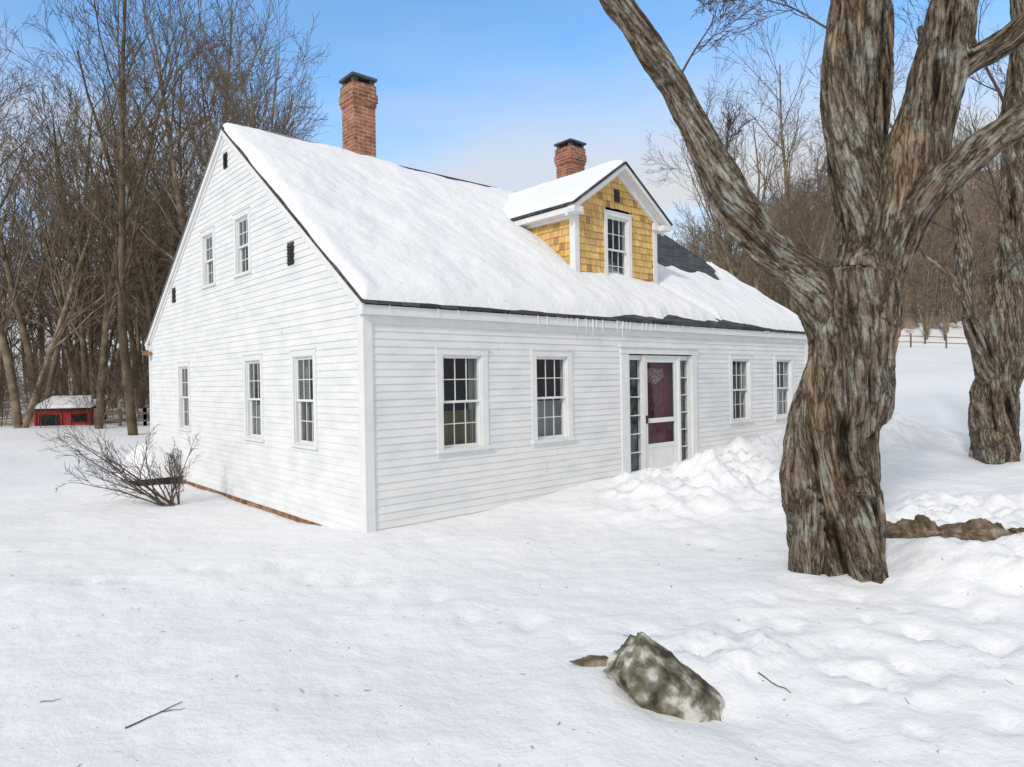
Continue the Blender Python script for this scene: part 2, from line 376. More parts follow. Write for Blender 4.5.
def window(name,T,cx,w,z0,z1,casing=.10,curtain=None,cols=3,rows=2,parent=house,mt=M_trim,hcas=.09):
    m=MB(); a,b=cx-w/2,cx+w/2; cs=casing
    bo=.026
    m.box(a-cs,a,0-.01,bo,z0-.0,z1,T=T); m.box(b,b+cs,-.01,bo,z0,z1,T=T)
    m.box(a-cs,b+cs,-.01,bo+.003,z1,z1+hcas,T=T); m.box(a-cs-.01,b+cs+.01,-.01,bo+.018,z1+hcas,z1+hcas+.018,T=T)
    m.box(a-cs-.015,b+cs+.015,-.02,bo+.030,z0-.04,z0,T=T)
    m.box(a-cs,b+cs,-.01,bo-.010,z0-.10,z0-.04,T=T)
    m.box(a,a+.018,-.13,-.0,z0,z1,T=T); m.box(b-.018,b,-.13,0,z0,z1,T=T)
    m.box(a+.018,b-.018,-.13,0,z1-.018,z1,T=T); m.box(a+.018,b-.018,-.13,0,z0,z0+.015,T=T)
    A,B,Z0,Z1=a+.018,b-.018,z0+.015,z1-.018; zm=(Z0+Z1)/2
    fr=.028
    for (q0,q1,o) in ((Z0,zm+.015,-.055),(zm-.015,Z1,-.022)):
        m.box(A,A+fr,o-.028,o,q0,q1,T=T); m.box(B-fr,B,o-.028,o,q0,q1,T=T)
        m.box(A+fr,B-fr,o-.028,o,q0,q0+fr+.004,T=T); m.box(A+fr,B-fr,o-.028,o,q1-fr,q1,T=T)
        ia,ib,iz0,iz1=A+fr,B-fr,q0+fr+.004,q1-fr
        for i in range(1,cols):
            x=ia+(ib-ia)*i/cols; m.box(x-.006,x+.006,o-.019,o-.007,iz0,iz1,T=T)
        for j in range(1,rows):
            y=iz0+(iz1-iz0)*j/rows
            for i in range(cols):
                xa=ia+(ib-ia)*i/cols+(.006 if i else 0); xb=ia+(ib-ia)*(i+1)/cols-(.006 if i<cols-1 else 0)
                m.box(xa,xb,o-.018,o-.008,y-.006,y+.006,T=T)
        for i in range(cols):
            for j in range(rows):
                xa=ia+(ib-ia)*i/cols; xb=ia+(ib-ia)*(i+1)/cols; ya=iz0+(iz1-iz0)*j/rows; yb=iz0+(iz1-iz0)*(j+1)/rows
                e=[rng.uniform(-.0012,.0012) for _ in range(3)]
                m.face([T(xa,o-.013+e[0],ya),T(xb,o-.013+e[1],ya),T(xb,o-.013+e[1]+e[2],yb),T(xa,o-.013+e[0]+e[2],yb)],1)
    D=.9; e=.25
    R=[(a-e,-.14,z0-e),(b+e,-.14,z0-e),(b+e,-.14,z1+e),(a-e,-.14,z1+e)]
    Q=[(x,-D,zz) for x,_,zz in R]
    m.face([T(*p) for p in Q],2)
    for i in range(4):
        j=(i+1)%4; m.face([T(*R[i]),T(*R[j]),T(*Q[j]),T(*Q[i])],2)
    for (xa,xb,fa,fb,mi) in (curtain or []):
        n=16
        for i in range(n):
            x0=a+w*(xa+(xb-xa)*i/n); x1=a+w*(xa+(xb-xa)*(i+1)/n)
            d0=-.16-.012*math.sin(i*1.9); d1=-.16-.012*math.sin((i+1)*1.9)
            m.face([T(x0,d0,z0+(z1-z0)*fa),T(x1,d1,z0+(z1-z0)*fa),T(x1,d1,z0+(z1-z0)*fb),T(x0,d0,z0+(z1-z0)*fb)],mi)
    return m.obj(name,[mt,M_glass,M_dark,M_curt,M_curt2],parent)
sides=[(-.1,.16,-.05,1.05,3),(.84,1.1,-.05,1.05,3)]
cur=[[(-.1,1.1,-.05,.40,4)]+sides,[(-.1,1.1,-.05,.46,3)],sides,[(-.1,1.1,-.05,.5,3)]]
for (p,cu) in zip(front_w,cur): window('front_window',Tfront,*p,casing=.10,curtain=cu)
cur=[sides+[(-.1,1.1,-.05,.25,4)],[(-.1,1.1,-.05,.45,3)],None,None,None]
for p,cu in zip(gable_w,cur): window('gable_window',Tgable,*p,casing=.085,curtain=cu)

v=MB()
for (s,zc,ww,hh) in ((4.60,5.70,.17,.26),(2.02,3.72,.20,.32),(7.75,3.72,.20,.30)):
    v.box(s-ww/2,s+ww/2,0,.026,zc-hh/2,zc+hh/2,T=Tgable)
    for k in range(6):
        z=zc-hh/2+.02+k*(hh-.04)/6
        A=[(s-ww/2+.01,.028,z+.03),(s+ww/2-.01,.028,z+.03),(s+ww/2-.01,.05,z),(s-ww/2+.01,.05,z)]
        v.face([Tgable(*p) for p in A])
v.obj('louvre_vents',[M_vent],house)

d=MB()
L0,L1=dl,dl+.43; R0,R1=dr-.38,dr
D0,D1=dl+.46,dr-.41
zb,zt=.10,2.22
d.box(L1-.03,D0,-.10,.02,zb,zt+.03,T=Tfront); d.box(D1,R0+.03,-.10,.02,zb,zt+.03,T=Tfront)
d.box(dl,dl+.05,-.10,.01,zb,zt+.03,T=Tfront); d.box(dr-.05,dr,-.10,.01,zb,zt+.03,T=Tfront)
def light(a,b):
    z0=.15; z1=zt
    d.box(a,b,-.07,-.03,z0,z0+.10,T=Tfront)
    d.box(a,b,-.07,-.03,z1-.05,z1+.03,T=Tfront)
    n=6
    for k in range(1,n):
        z=z0+.10+(z1-.05-z0-.10)*k/n; d.box(a,b,-.065,-.035,z-.009,z+.009,T=Tfront)
    d.face([Tfront(a,-.05,z0+.1),Tfront(b,-.05,z0+.1),Tfront(b,-.05,z1-.05),Tfront(a,-.05,z1-.05)],1)
light(dl+.05,L1-.03); light(R0+.03,dr-.05)
st=.095
d.box(D0,D0+st,-.04,-.005,zb,zt,T=Tfront); d.box(D1-st,D1,-.04,-.005,zb,zt,T=Tfront)
for (q0,q1) in ((zt-.09,zt),(1.06,1.14),(.62,.69)): d.box(D0+st,D1-st,-.04,-.007,q0,q1,T=Tfront)
d.box(D0+st,D1-st,-.035,-.014,zb,.62,T=Tfront)
d.box(D0+st+.08,D1-st-.08,-.014,-.006,zb+.1,.52,T=Tfront)
d.box(D0+.03,D0+.05,-.005,.04,1.06,1.2,4,T=Tfront)
for q0,q1 in ((1.14,zt-.09),(.69,1.06)):
    d.face([Tfront(D0+st,-.022,q0),Tfront(D1-st,-.022,q0),Tfront(D1-st,-.022,q1),Tfront(D0+st,-.022,q1)],1)
d.box(D0-.02,D1+.02,-.1,.0,zt,zt+.03,T=Tfront)
# inner door: red stiles around a lace-curtained light
d.box(D0,D1,-.20,-.16,zb,1.12,2,T=Tfront)
d.box(D0,D0+.19,-.20,-.16,1.12,zt,2,T=Tfront); d.box(D1-.19,D1,-.20,-.16,1.12,zt,2,T=Tfront); d.box(D0+.19,D1-.19,-.20,-.16,2.02,zt,2,T=Tfront)
for (a,b2,q0,q1) in ((D0+.16,D0+.42,.35,.95),(D1-.42,D1-.16,.35,.95)):
    d.box(a,b2,-.16,-.145,q0,q1,2,T=Tfront)
d.face([Tfront(D0+.19,-.19,1.12),Tfront(D1-.19,-.19,1.12),Tfront(D1-.19,-.19,2.02),Tfront(D0+.19,-.19,2.02)],6)
for k in range(9):   # lace swags
    a0=D0+.19+(D1-D0-.38)*k/9; a1=D0+.19+(D1-D0-.38)*(k+1)/9
    h0=1.72+.14*abs(k-4.5)/4.5; h1=1.72+.14*abs(k-3.5)/4.5
    d.face([Tfront(a0,-.175,h0),Tfront(a1,-.175,h1),Tfront(a1,-.175,2.02),Tfront(a0,-.175,2.02)],7)
d.box(D0-.02,D1+.02,-.10,.03,zb-.06,zb-.001,T=Tfront)
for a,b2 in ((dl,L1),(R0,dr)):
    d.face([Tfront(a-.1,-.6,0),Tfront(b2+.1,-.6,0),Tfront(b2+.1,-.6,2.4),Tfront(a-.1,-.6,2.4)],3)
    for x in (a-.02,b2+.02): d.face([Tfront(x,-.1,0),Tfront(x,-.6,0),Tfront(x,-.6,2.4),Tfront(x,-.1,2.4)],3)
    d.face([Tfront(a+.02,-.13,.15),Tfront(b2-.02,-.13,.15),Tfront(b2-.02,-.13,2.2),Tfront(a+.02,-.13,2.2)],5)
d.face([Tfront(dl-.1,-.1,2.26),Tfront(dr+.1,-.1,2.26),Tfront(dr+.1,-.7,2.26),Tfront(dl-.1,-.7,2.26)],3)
M_shade=simple('side_light_shade',[(.35,(.06,.065,.07)),(.65,(.30,.31,.32))],scale=5,rough=.9,bump=0)
M_pane=simple('inner_door_pane',[(.35,(.10,.025,.03)),(.65,(.20,.06,.065))],scale=9,rough=.8,bump=0)
M_lace=simple('lace',[(.42,(.22,.05,.055)),(.55,(.45,.33,.33))],scale=30,rough=.9,bump=0)
d.obj('entry_door',[M_trim,M_glass,M_red,M_dark,M_vent,M_shade,M_pane,M_lace],house)

rf=MB()
for s0,s1 in ((-OVF,RS),(RS,DEP+OVF)): slopebox(rf,-OVG,LEN+OVG,s0,s1,0,.042)
rf.hexa([(-OVG,RS-.14,roofz(RS-.14)+.002),(LEN+OVG,RS-.14,roofz(RS-.14)+.002),(LEN+OVG,RS,RZ+.002),(-OVG,RS,RZ+.002),
         (-OVG,RS-.14,roofz(RS-.14)+.016),(LEN+OVG,RS-.14,roofz(RS-.14)+.016),(LEN+OVG,RS,RZ+.02),(-OVG,RS,RZ+.02)])
rf.obj('roof_shingles',[M_roof],house)

def snow_sheet(name,t0,t1,s0,s1,step,hf,base):
    ts=np.arange(t0,t1+step/2,step); ss=np.arange(s0,s1+step/2,step)
    V=[];keep=[]
    for s in ss:
        for t in ts:
            h=hf(t,s); keep.append(h>-.03); V.append((t,s,base(t,s)+h))
    n=len(ts); F=[]
    for j in range(len(ss)-1):
        for i in range(n-1):
            q=(j*n+i,j*n+i+1,(j+1)*n+i+1,(j+1)*n+i)
            if any(keep[k] for k in q): F.append(q)
    me=np_mesh(name,V,F,[M_snow]); o=bpy.data.objects.new(name,me); link(o,house); return o
def rs_front(t,s):
    e=min(t+OVG-.025, LEN+OVG-.03-t)
    ee=s+OVF-.004-.05*abs(fbm(t*.9,2,0,4))
    band=.20*sstep(4.0,6.0,t)*(1-sstep(8.6,10,t)); ee-=band*(.7+.6*fbm(t*1.3,7,0,3))
    e+=.02*fbm(s*1.5,t*1.5,4,3)
    er=RS-s-.02-.16*sstep(2.9,3.4,t)*(1+.5*fbm(t*1.1,3,1,3))
    if t<2.9: er=RS-s+.08
    d=min(e,ee,er)
    edge=1.75+.30*fbm(t*1.2,s*.8,6,4)+.9*sstep(10.7,11.8,t)+.4*(1-sstep(7.2,8.6,t))
    if t>7.0: d=min(d,edge-s)
    r=abs((t-7.15)-(.95-s)*.9)-.09-.03*fbm(t*3,s*3,1,2)
    if t>7.0 and s<1.0: d=min(d,max(r,-.04) if r<.25 else d)
    if d<=0: return max(-.06,d*1.2)
    H=.16+.07*fbm(t*.5,s*.5,2,3)+.055*fbm(t*1.4,s*1.4,9,4)
    H*=1-.35*sstep(3.2,4.7,s)
    H+=.10*math.exp(-((t-4.4)/.5)**2)*sstep(.6,1.8,s)*(1-sstep(2.4,3.2,s))
    return H*(1-math.exp(-d/.055))
snow_sheet('roof_snow',-OVG,LEN+OVG,-OVF,RS,.035,rs_front,lambda t,s:roofz(s))
def rs_back(t,s):
    e=min(t+OVG-.025,LEN+OVG-.03-t,DEP+OVF-s-.03)
    if t>2.9: e=min(e,s-RS-1.0)
    if e<=0: return -.05
    H=.12+.04*fbm(t*.5,s*.5,2,3)
    return H*(1-math.exp(-e/.1))*(.75+.25*sstep(RS,RS+1,s))
snow_sheet('rear_roof_snow',-OVG,LEN+OVG,RS,DEP+OVF,.12,rs_back,lambda t,s:roofz(s))

ic=MB(); rg=random.Random(5)
t=.3
while t<LEN:
    dens=.25+.9*math.exp(-((t-4.2)/2.2)**2)
    ln=rg.uniform(.02,.08)+ (rg.random()**3)*.24*dens
    r=.004+ln*.02; k=5
    ring=[(t+r*math.cos(q*6.283/k),-.112+r*math.sin(q*6.283/k),2.805) for q in range(k)]
    tip=(t+rg.uniform(-.004,.004),-.112,2.80-ln)
    for q in range(k): ic.face([ring[q],ring[(q+1)%k],tip])
    t+=rg.uniform(.03,.22)/dens
ic.obj('icicles',[M_ice],house,smooth=True)

fd=MB()
fd.box(-.035,.03,1.2,8.4,-.5,-.045); 
fd.box(-.04,.0,-.04,.10,-.5,-.02)
fd.obj('foundation_sill',[M_rust],house,bevel=.01)

# ---- dormer
def droof(t): return DZ-DSL*abs(t-DC)
DTL,DTR=DC-DH,DC+DH; DO=.26
cd=MB(); rg=random.Random(11)
def cedar_col():
    k=rg.uniform(.82,1.15); q=rg.random()
    if q<.08: return (.42*k,.25*k,.09*k)
    return (.72*k,(.47+rg.uniform(-.04,.03))*k,(.165+rg.uniform(-.04,.04))*k)
def shingles(T,span,z0,z1,holes,ex=.125):
    z=z0
    while z<z1:
        lo,hi=span(z+.02); lo1,hi1=span(z+ex)
        hs=[(c-w/2,c+w/2) for c,w,a,b in holes if b>z and a<z+ex]
        if hi>lo:
            for p,q in sub((lo,hi),hs):
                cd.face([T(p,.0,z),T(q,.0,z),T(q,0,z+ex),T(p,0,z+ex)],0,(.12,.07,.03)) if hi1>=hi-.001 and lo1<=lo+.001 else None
                x=p
                while x<q-.005:
                    w=rg.uniform(.08,.17); x1=min(q,x+w)
                    if q-x1<.04: x1=q
                    o=.015+rg.uniform(0,.006); dz=rg.uniform(-.010,.004); g=.0025
                    xt0=min(max(x+g,lo1),x1); xt1=max(min(x1-g,hi1),x)
                    c=cedar_col()
                    zt_=z+ex+.004
                    A=T(x+g,o,z+dz);B=T(x1-g,o,z+dz);C=T(xt1,.003,zt_);D=T(xt0,.003,zt_)
                    cd.face([A,B,C,D],0,c)
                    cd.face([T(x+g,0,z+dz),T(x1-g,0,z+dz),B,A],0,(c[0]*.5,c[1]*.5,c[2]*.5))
                    x=x1
        z+=ex
def dspan(z):
    hw=min(DH-.02,(DZ-.10-z)/DSL); return DC-hw,DC+hw
dw=(5.95,.62,3.66,4.90)
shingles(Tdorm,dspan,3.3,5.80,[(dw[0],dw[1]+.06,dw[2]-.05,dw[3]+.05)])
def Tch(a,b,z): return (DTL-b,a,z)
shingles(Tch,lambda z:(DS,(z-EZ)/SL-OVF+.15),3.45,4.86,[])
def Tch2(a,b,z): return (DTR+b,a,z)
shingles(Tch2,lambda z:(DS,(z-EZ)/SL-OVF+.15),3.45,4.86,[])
cd.obj('dormer_cedar_shingles',[M_cedar],house,fix=False)
dm=MB()
dm.box(DTL-.03,DTL+.09,DS-.035,DS,3.38,4.90); dm.box(DTL-.03,DTL,DS,DS+.10,3.38,4.83)
dm.box(DTR-.09,DTR+.03,DS-.035,DS,3.38,4.90); dm.box(DTR,DTR+.03,DS,DS+.10,3.38,4.83)
ez=droof(DTL-DO)
dm.box(DTL-DO+.03,DTL-.0,DS-.22,3.4,ez-.15,ez-.045); dm.box(DTR,DTR+DO-.03,DS-.22,3.4,ez-.15,ez-.045)
dm.box(DTL-.05,DTL-.001,DS,3.4,ez-.20,ez-.15); dm.box(DTR+.001,DTR+.05,DS,3.4,ez-.20,ez-.15)
dm.box(DTL-.0,DTL+.14,DS-.10,DS-.037,ez-.14,ez-.0); dm.box(DTR-.14,DTR,DS-.10,DS-.037,ez-.14,ez-.0)
for sg in (-1,1):
    for (s0,s1,tp,bt) in ((DS-.23,DS-.06,.045,.13),(DS-.06,DS,.10,.22)):
        tA,tB=DC,DC+sg*(DH+DO-.02)
        P=[]
        for zz in (bt,tp):
            for (tt,s) in ((tA,s0),(tB,s0),(tB,s1),(tA,s1)): P.append((tt,s,droof(tt)-zz))
        dm.hexa(P)
dm.obj('dormer_trim',[M_trim],house,bevel=.004)
dr_=MB()
for sg in (-1,1):
    P=[]
    tA,tB=DC,DC+sg*(DH+DO)
    for zz in (.040,0):
        for (tt,s) in ((tA,DS-.25),(tB,DS-.25),(tB,4.4),(tA,4.4)): P.append((tt,s,droof(tt)-zz))
    dr_.hexa(P)
dr_.obj('dormer_roof',[M_roof],house)
window('dormer_window',Tdorm,*dw,casing=.09,hcas=.07)
vv=MB()
vv.box(5.86,6.00,0,.03,5.18,5.42,T=Tdorm)
for k in range(5):
    z=5.20+k*.042; vv.face([Tdorm(5.87,.032,z+.03),Tdorm(5.99,.032,z+.03),Tdorm(5.99,.05,z),Tdorm(5.87,.05,z)])
vv.obj('dormer_vent',[M_vent],house)
def ds_h(t,s):
    e=min(DH+DO-abs(t-DC)-.03, s-(DS-.25)-.05-.05*abs(fbm(t*2,s*2,5,3)))
    if t>DC+.2: e=min(e, .5-(t-DC-.2)+.4*fbm(t,s,3,3))
    if e<=0: return -.03
    return (.08+.03*fbm(t*.9,s*.9,3,3))*(1-math.exp(-e/.06))
snow_sheet('dormer_roof_snow',DC-DH-DO,DC+DH+DO,DS-.25,4.5,.04,ds_h,lambda t,s:droof(t)+.02*math.exp(-((t-DC)/.15)**2)-.01)

def chimney(name,tc_,sc,zb,zt,a,b_):
    v=[];f=[];uv=[];mi=[]
    def ring(hx,hy,z): 
        i=len(v); v.extend([(tc_-hx,sc-hy,z),(tc_+hx,sc-hy,z),(tc_+hx,sc+hy,z),(tc_-hx,sc+hy,z)]); return i
    prof=[(0,zb),(0,zt-.42),(.02,zt-.42),(.02,zt-.34),(.04,zt-.34),(.04,zt-.18),(.02,zt-.18),(.02,zt)]
    rings=[(ring(a/2+o,b_/2+o,z),o,z) for o,z in prof]
    for k in range(len(rings)-1):
        i0,o0,z0=rings[k]; i1,o1,z1=rings[k+1]
        u=0
        for q in range(4):
            wd=a if q%2==0 else b_
            q2=(q+1)%4
            f.append((i0+q,i0+q2,i1+q2,i1+q)); uv.extend([(u,z0+(o0)),(u+wd,z0+o0),(u+wd,z1+o1),(u,z1+o1)]); mi.append(0)
            u+=wd+.07
    i=rings[-1][0]; f.append((i,i+1,i+2,i+3)); uv.extend([(0,0)]*4); mi.append(1)
    me=bpy.data.meshes.new(name); me.from_pydata(v,[],f); me.materials.append(M_brick); me.materials.append(M_capm)
    l=me.uv_layers.new(name='UVMap')
    for k,c in enumerate(uv): l.data[k].uv=c
    me.polygons.foreach_set('material_index',mi)
    o=bpy.data.objects.new(name,me); link(o,house)
    c=MB(); hx,hy=a/2,b_/2
    for sx in (-1,1):
        for sy in (-1,1):
            c.box(tc_+sx*(hx-.06)-.05,tc_+sx*(hx-.06)+.05,sc+sy*(hy-.06)-.05,sc+sy*(hy-.06)+.05,zt+.0,zt+.10)
    c.box(tc_-.12,tc_+.12,sc-.12,sc+.12,zt,zt+.08)
    c.box(tc_-hx-.04,tc_+hx+.04,sc-hy-.04,sc+hy+.04,zt+.10,zt+.155)
    c.obj(name+'_cap',[M_capm],house,bevel=.008)
    fl=MB(); fl.box(tc_-hx-.02,tc_+hx+.02,sc-hy-.02,sc+hy+.02,zb+.3,roofz(sc)+.0)
    fl.obj(name+'_flashing',[M_capm],house)
chimney('front_chimney',2.69,4.84,5.5,7.76,.48,.48)
chimney('far_chimney',8.88,4.90,5.5,7.84,.52,.52)
lm=MB(); lm.box(-.20,-.03,DEP-.25,DEP-.12,2.55,2.64); lm.obj('eave_lamp',[M_rust],house,bevel=.01)

# ------------------------------------------------------------------ tree tools
def catmull(P,R,step):
    P=[np.array(p,float) for p in P]; out=[];rr=[]
    n=len(P)
    for i in range(n-1):
        p0=P[max(0,i-1)];p1=P[i];p2=P[i+1];p3=P[min(n-1,i+2)]
        k=max(1,int(np.linalg.norm(p2-p1)/step))
        for j in range(k):
            t=j/k
            out.append(.5*((2*p1)+(-p0+p2)*t+(2*p0-5*p1+4*p2-p3)*t*t+(-p0+3*p1-3*p2+p3)*t**3)); rr.append(R[i]+(R[i+1]-R[i])*t)
    out.append(P[-1]); rr.append(R[-1])
    return np.array(out),np.array(rr)
def frames(P):
    T=np.gradient(P,axis=0); T/=np.linalg.norm(T,axis=1)[:,None]+1e-9
    ref=np.array([1.,0,0]) if abs(T[0][0])<.8 else np.array([0,1.,0])
    Ns=[];n=ref-T[0]*ref.dot(T[0]); n/=np.linalg.norm(n)
    for t in T:
        n=n-t*n.dot(t); n/=np.linalg.norm(n)+1e-9; Ns.append(n.copy())
    Ns=np.array(Ns); return T,Ns,np.cross(T,Ns)
def tube(V,F,P,R,k,cap=False):
    T,Nn,B=frames(P); base=len(V)
    for i in range(len(P)):
        for q in range(k):
            a=6.28318*q/k; V.append(tuple(P[i]+R[i]*(math.cos(a)*Nn[i]+math.sin(a)*B[i])))
    for i in range(len(P)-1):
        for q in range(k):
            q2=(q+1)%k; F.append((base+i*k+q,base+i*k+q2,base+(i+1)*k+q2,base+(i+1)*k+q))
    if cap:
        F.append(tuple(base+q for q in range(k))[::-1]); F.append(tuple(base+(len(P)-1)*k+q for q in range(k)))
def grow(rg,V,F,pos,dr,ln,rad,lev,spec,minr=.006):
    ns,k,nc,lr,ang,wob,up=spec[lev]
    d=np.array(dr,float); d/=np.linalg.norm(d); p=np.array(pos,float)
    P=[p.copy()];R=[rad];D=[d.copy()]
    end=.18 if lev==0 else .3
    for i in range(ns):
        d=d+np.array([rg.gauss(0,wob),rg.gauss(0,wob),rg.gauss(0,wob)+up]); d/=np.linalg.norm(d)
        p=p+d*ln/ns; P.append(p.copy()); R.append(max(minr,rad*(1-(1-end)*(i+1)/ns))); D.append(d.copy())
    tube(V,F,np.array(P),R,k)
    if lev+1<len(spec):
        s0=.26 if lev==0 else .18
        for c in range(nc):
            f=s0+(1-s0)*(c+rg.random())/nc
            i=min(ns-1,int(f*ns)); q=f*ns-i
            pp=P[i]*(1-q)+P[i+1]*q; rr=R[i]*(1-q)+R[i+1]*q
            a=math.radians(ang*rg.uniform(.65,1.25)); dd=D[i]
            ax=np.cross(dd,np.array([rg.gauss(0,1),rg.gauss(0,1),rg.gauss(0,1)])); ax/=np.linalg.norm(ax)+1e-9
            nd=dd*math.cos(a)+ax*math.sin(a)
            grow(rg,V,F,pp,nd,ln*lr*rg.uniform(.6,1.2)*(1.15-.6*f if lev==0 else 1-.3*f),max(minr,rr*(.5 if lev==0 else .58)),lev+1,spec,minr)

def tree_variant(seed,H,rad,spec,mat,fork=False,minr=.007):
    rg=random.Random(seed); V=[];F=[]
    grow(rg,V,F,(0,0,-.3),(rg.uniform(-.06,.06),rg.uniform(-.06,.06),1),H,rad,0,spec,minr)
    if fork:
        grow(rg,V,F,(0,0,-.3),(rg.uniform(-.3,.3),rg.uniform(-.2,.2),1),H*.85,rad*.8,0,spec,minr)
    return np_mesh('bare_tree_mesh',V,F,[mat])
spec_tall=[(9,7,16,.42,38,.045,.03),(5,4,8,.45,34,.09,.07),(4,3,7,.5,33,.12,.05),(2,3,6,.6,32,.15,.04)]
spec_hill=[(6,4,13,.40,44,.05,.03),(3,3,7,.45,40,.12,.07),(2,3,5,.55,36,.16,.05)]
spec_brush=[(4,3,7,.55,30,.12,.05),(3,3,5,.5,35,.15,.05),(2,3,3,.5,35,.2,.05)]
tall=[tree_variant(100+i,14.5,.15,spec_tall,M_bfar,i%2==0,.0065) for i in range(6)]
hillm=[tree_variant(200+i,12,.14,spec_hill,M_bhill,i%2==0,.02) for i in range(5)]
hillb=[tree_variant(250+i,13,.14,spec_hill,M_bfar,i%2==0,.014) for i in range(3)]
brush=[tree_variant(300+i,2.6,.016,spec_brush,M_bfar,True,.006) for i in range(4)]

def put(me,par,x,y,sc,rg,nm='bare_tree'):
    o=bpy.data.objects.new(nm,me); link(o,par)
    o.location=(x,y,ground_h(x,y,False)-.05); o.rotation_euler=(rg.uniform(-.04,.04),rg.uniform(-.04,.04),rg.uniform(0,6.28)); o.scale=(sc,sc,sc*rg.uniform(.9,1.1))
rg=random.Random(21)
woods=empty('bare_woodland_trees')
for i in range(56):
    y=26+ (rg.random()**1.2)*36; r=rg.uniform(-.95,-.31); x=r*y
    if -.47<r<-.36 and y<31 : continue
    if r<-.58 and y<30: continue
    put(rg.choice(tall),woods,x,y,rg.uniform(.8,1.2),rg)
for x,y,s in ((-13.6,24.5,1.15),(-11.2,25.5,1.1),(-9.6,27,1.0),(-19.5,27,1.12),(-15.5,30,1.2),(-11.4,33,1.1),(-10.6,29.5,1.1),(-12.6,28.5,1.15),(-17.0,28.0,1.1),(-21.5,31,1.2)):
    put(rg.choice(tall),woods,x,y,s,rg)
for i in range(75):
    y=rg.uniform(48,88); x=rg.uniform(-1.0,-.30)*y
    put(rg.choice(hillb),woods,x,y,rg.uniform(.8,1.1),rg)
under=empty('woodland_undergrowth')
for i in range(240):
    y=rg.uniform(27,48); x=rg.uniform(-.9,-.30)*y
    put(rg.choice(brush),under,x,y,rg.uniform(.5,1.6),rg,'sapling')
hill=empty('hillside_trees')
for i in range(300):
    y=67+rg.random()**1.3*120; x=rg.uniform(.17,.92)*y
    put(rg.choice(hillm if rg.random()<.85 else hillb),hill,x,y,rg.uniform(.7,1.1),rg)
for i in range(70):
    y=rg.uniform(67,100); x=rg.uniform(.50,.82)*y
    put(rg.choice(hillm),hill,x,y,rg.uniform(.6,1.0),rg)
for i in range(14):
    y=rg.uniform(46,70); x=rg.uniform(.33,.48)*y
    put(rg.choice(tall if i%2 else hillb),hill,x,y,rg.uniform(.75,1.0),rg)
for x,y,s in ((11.8,33,.95),(15.2,36,1.1),(13.6,42,1.1),(23,30,.8),(30,36,.9),(36,44,1)):
    put(rg.choice(tall),hill,x,y,s,rg)

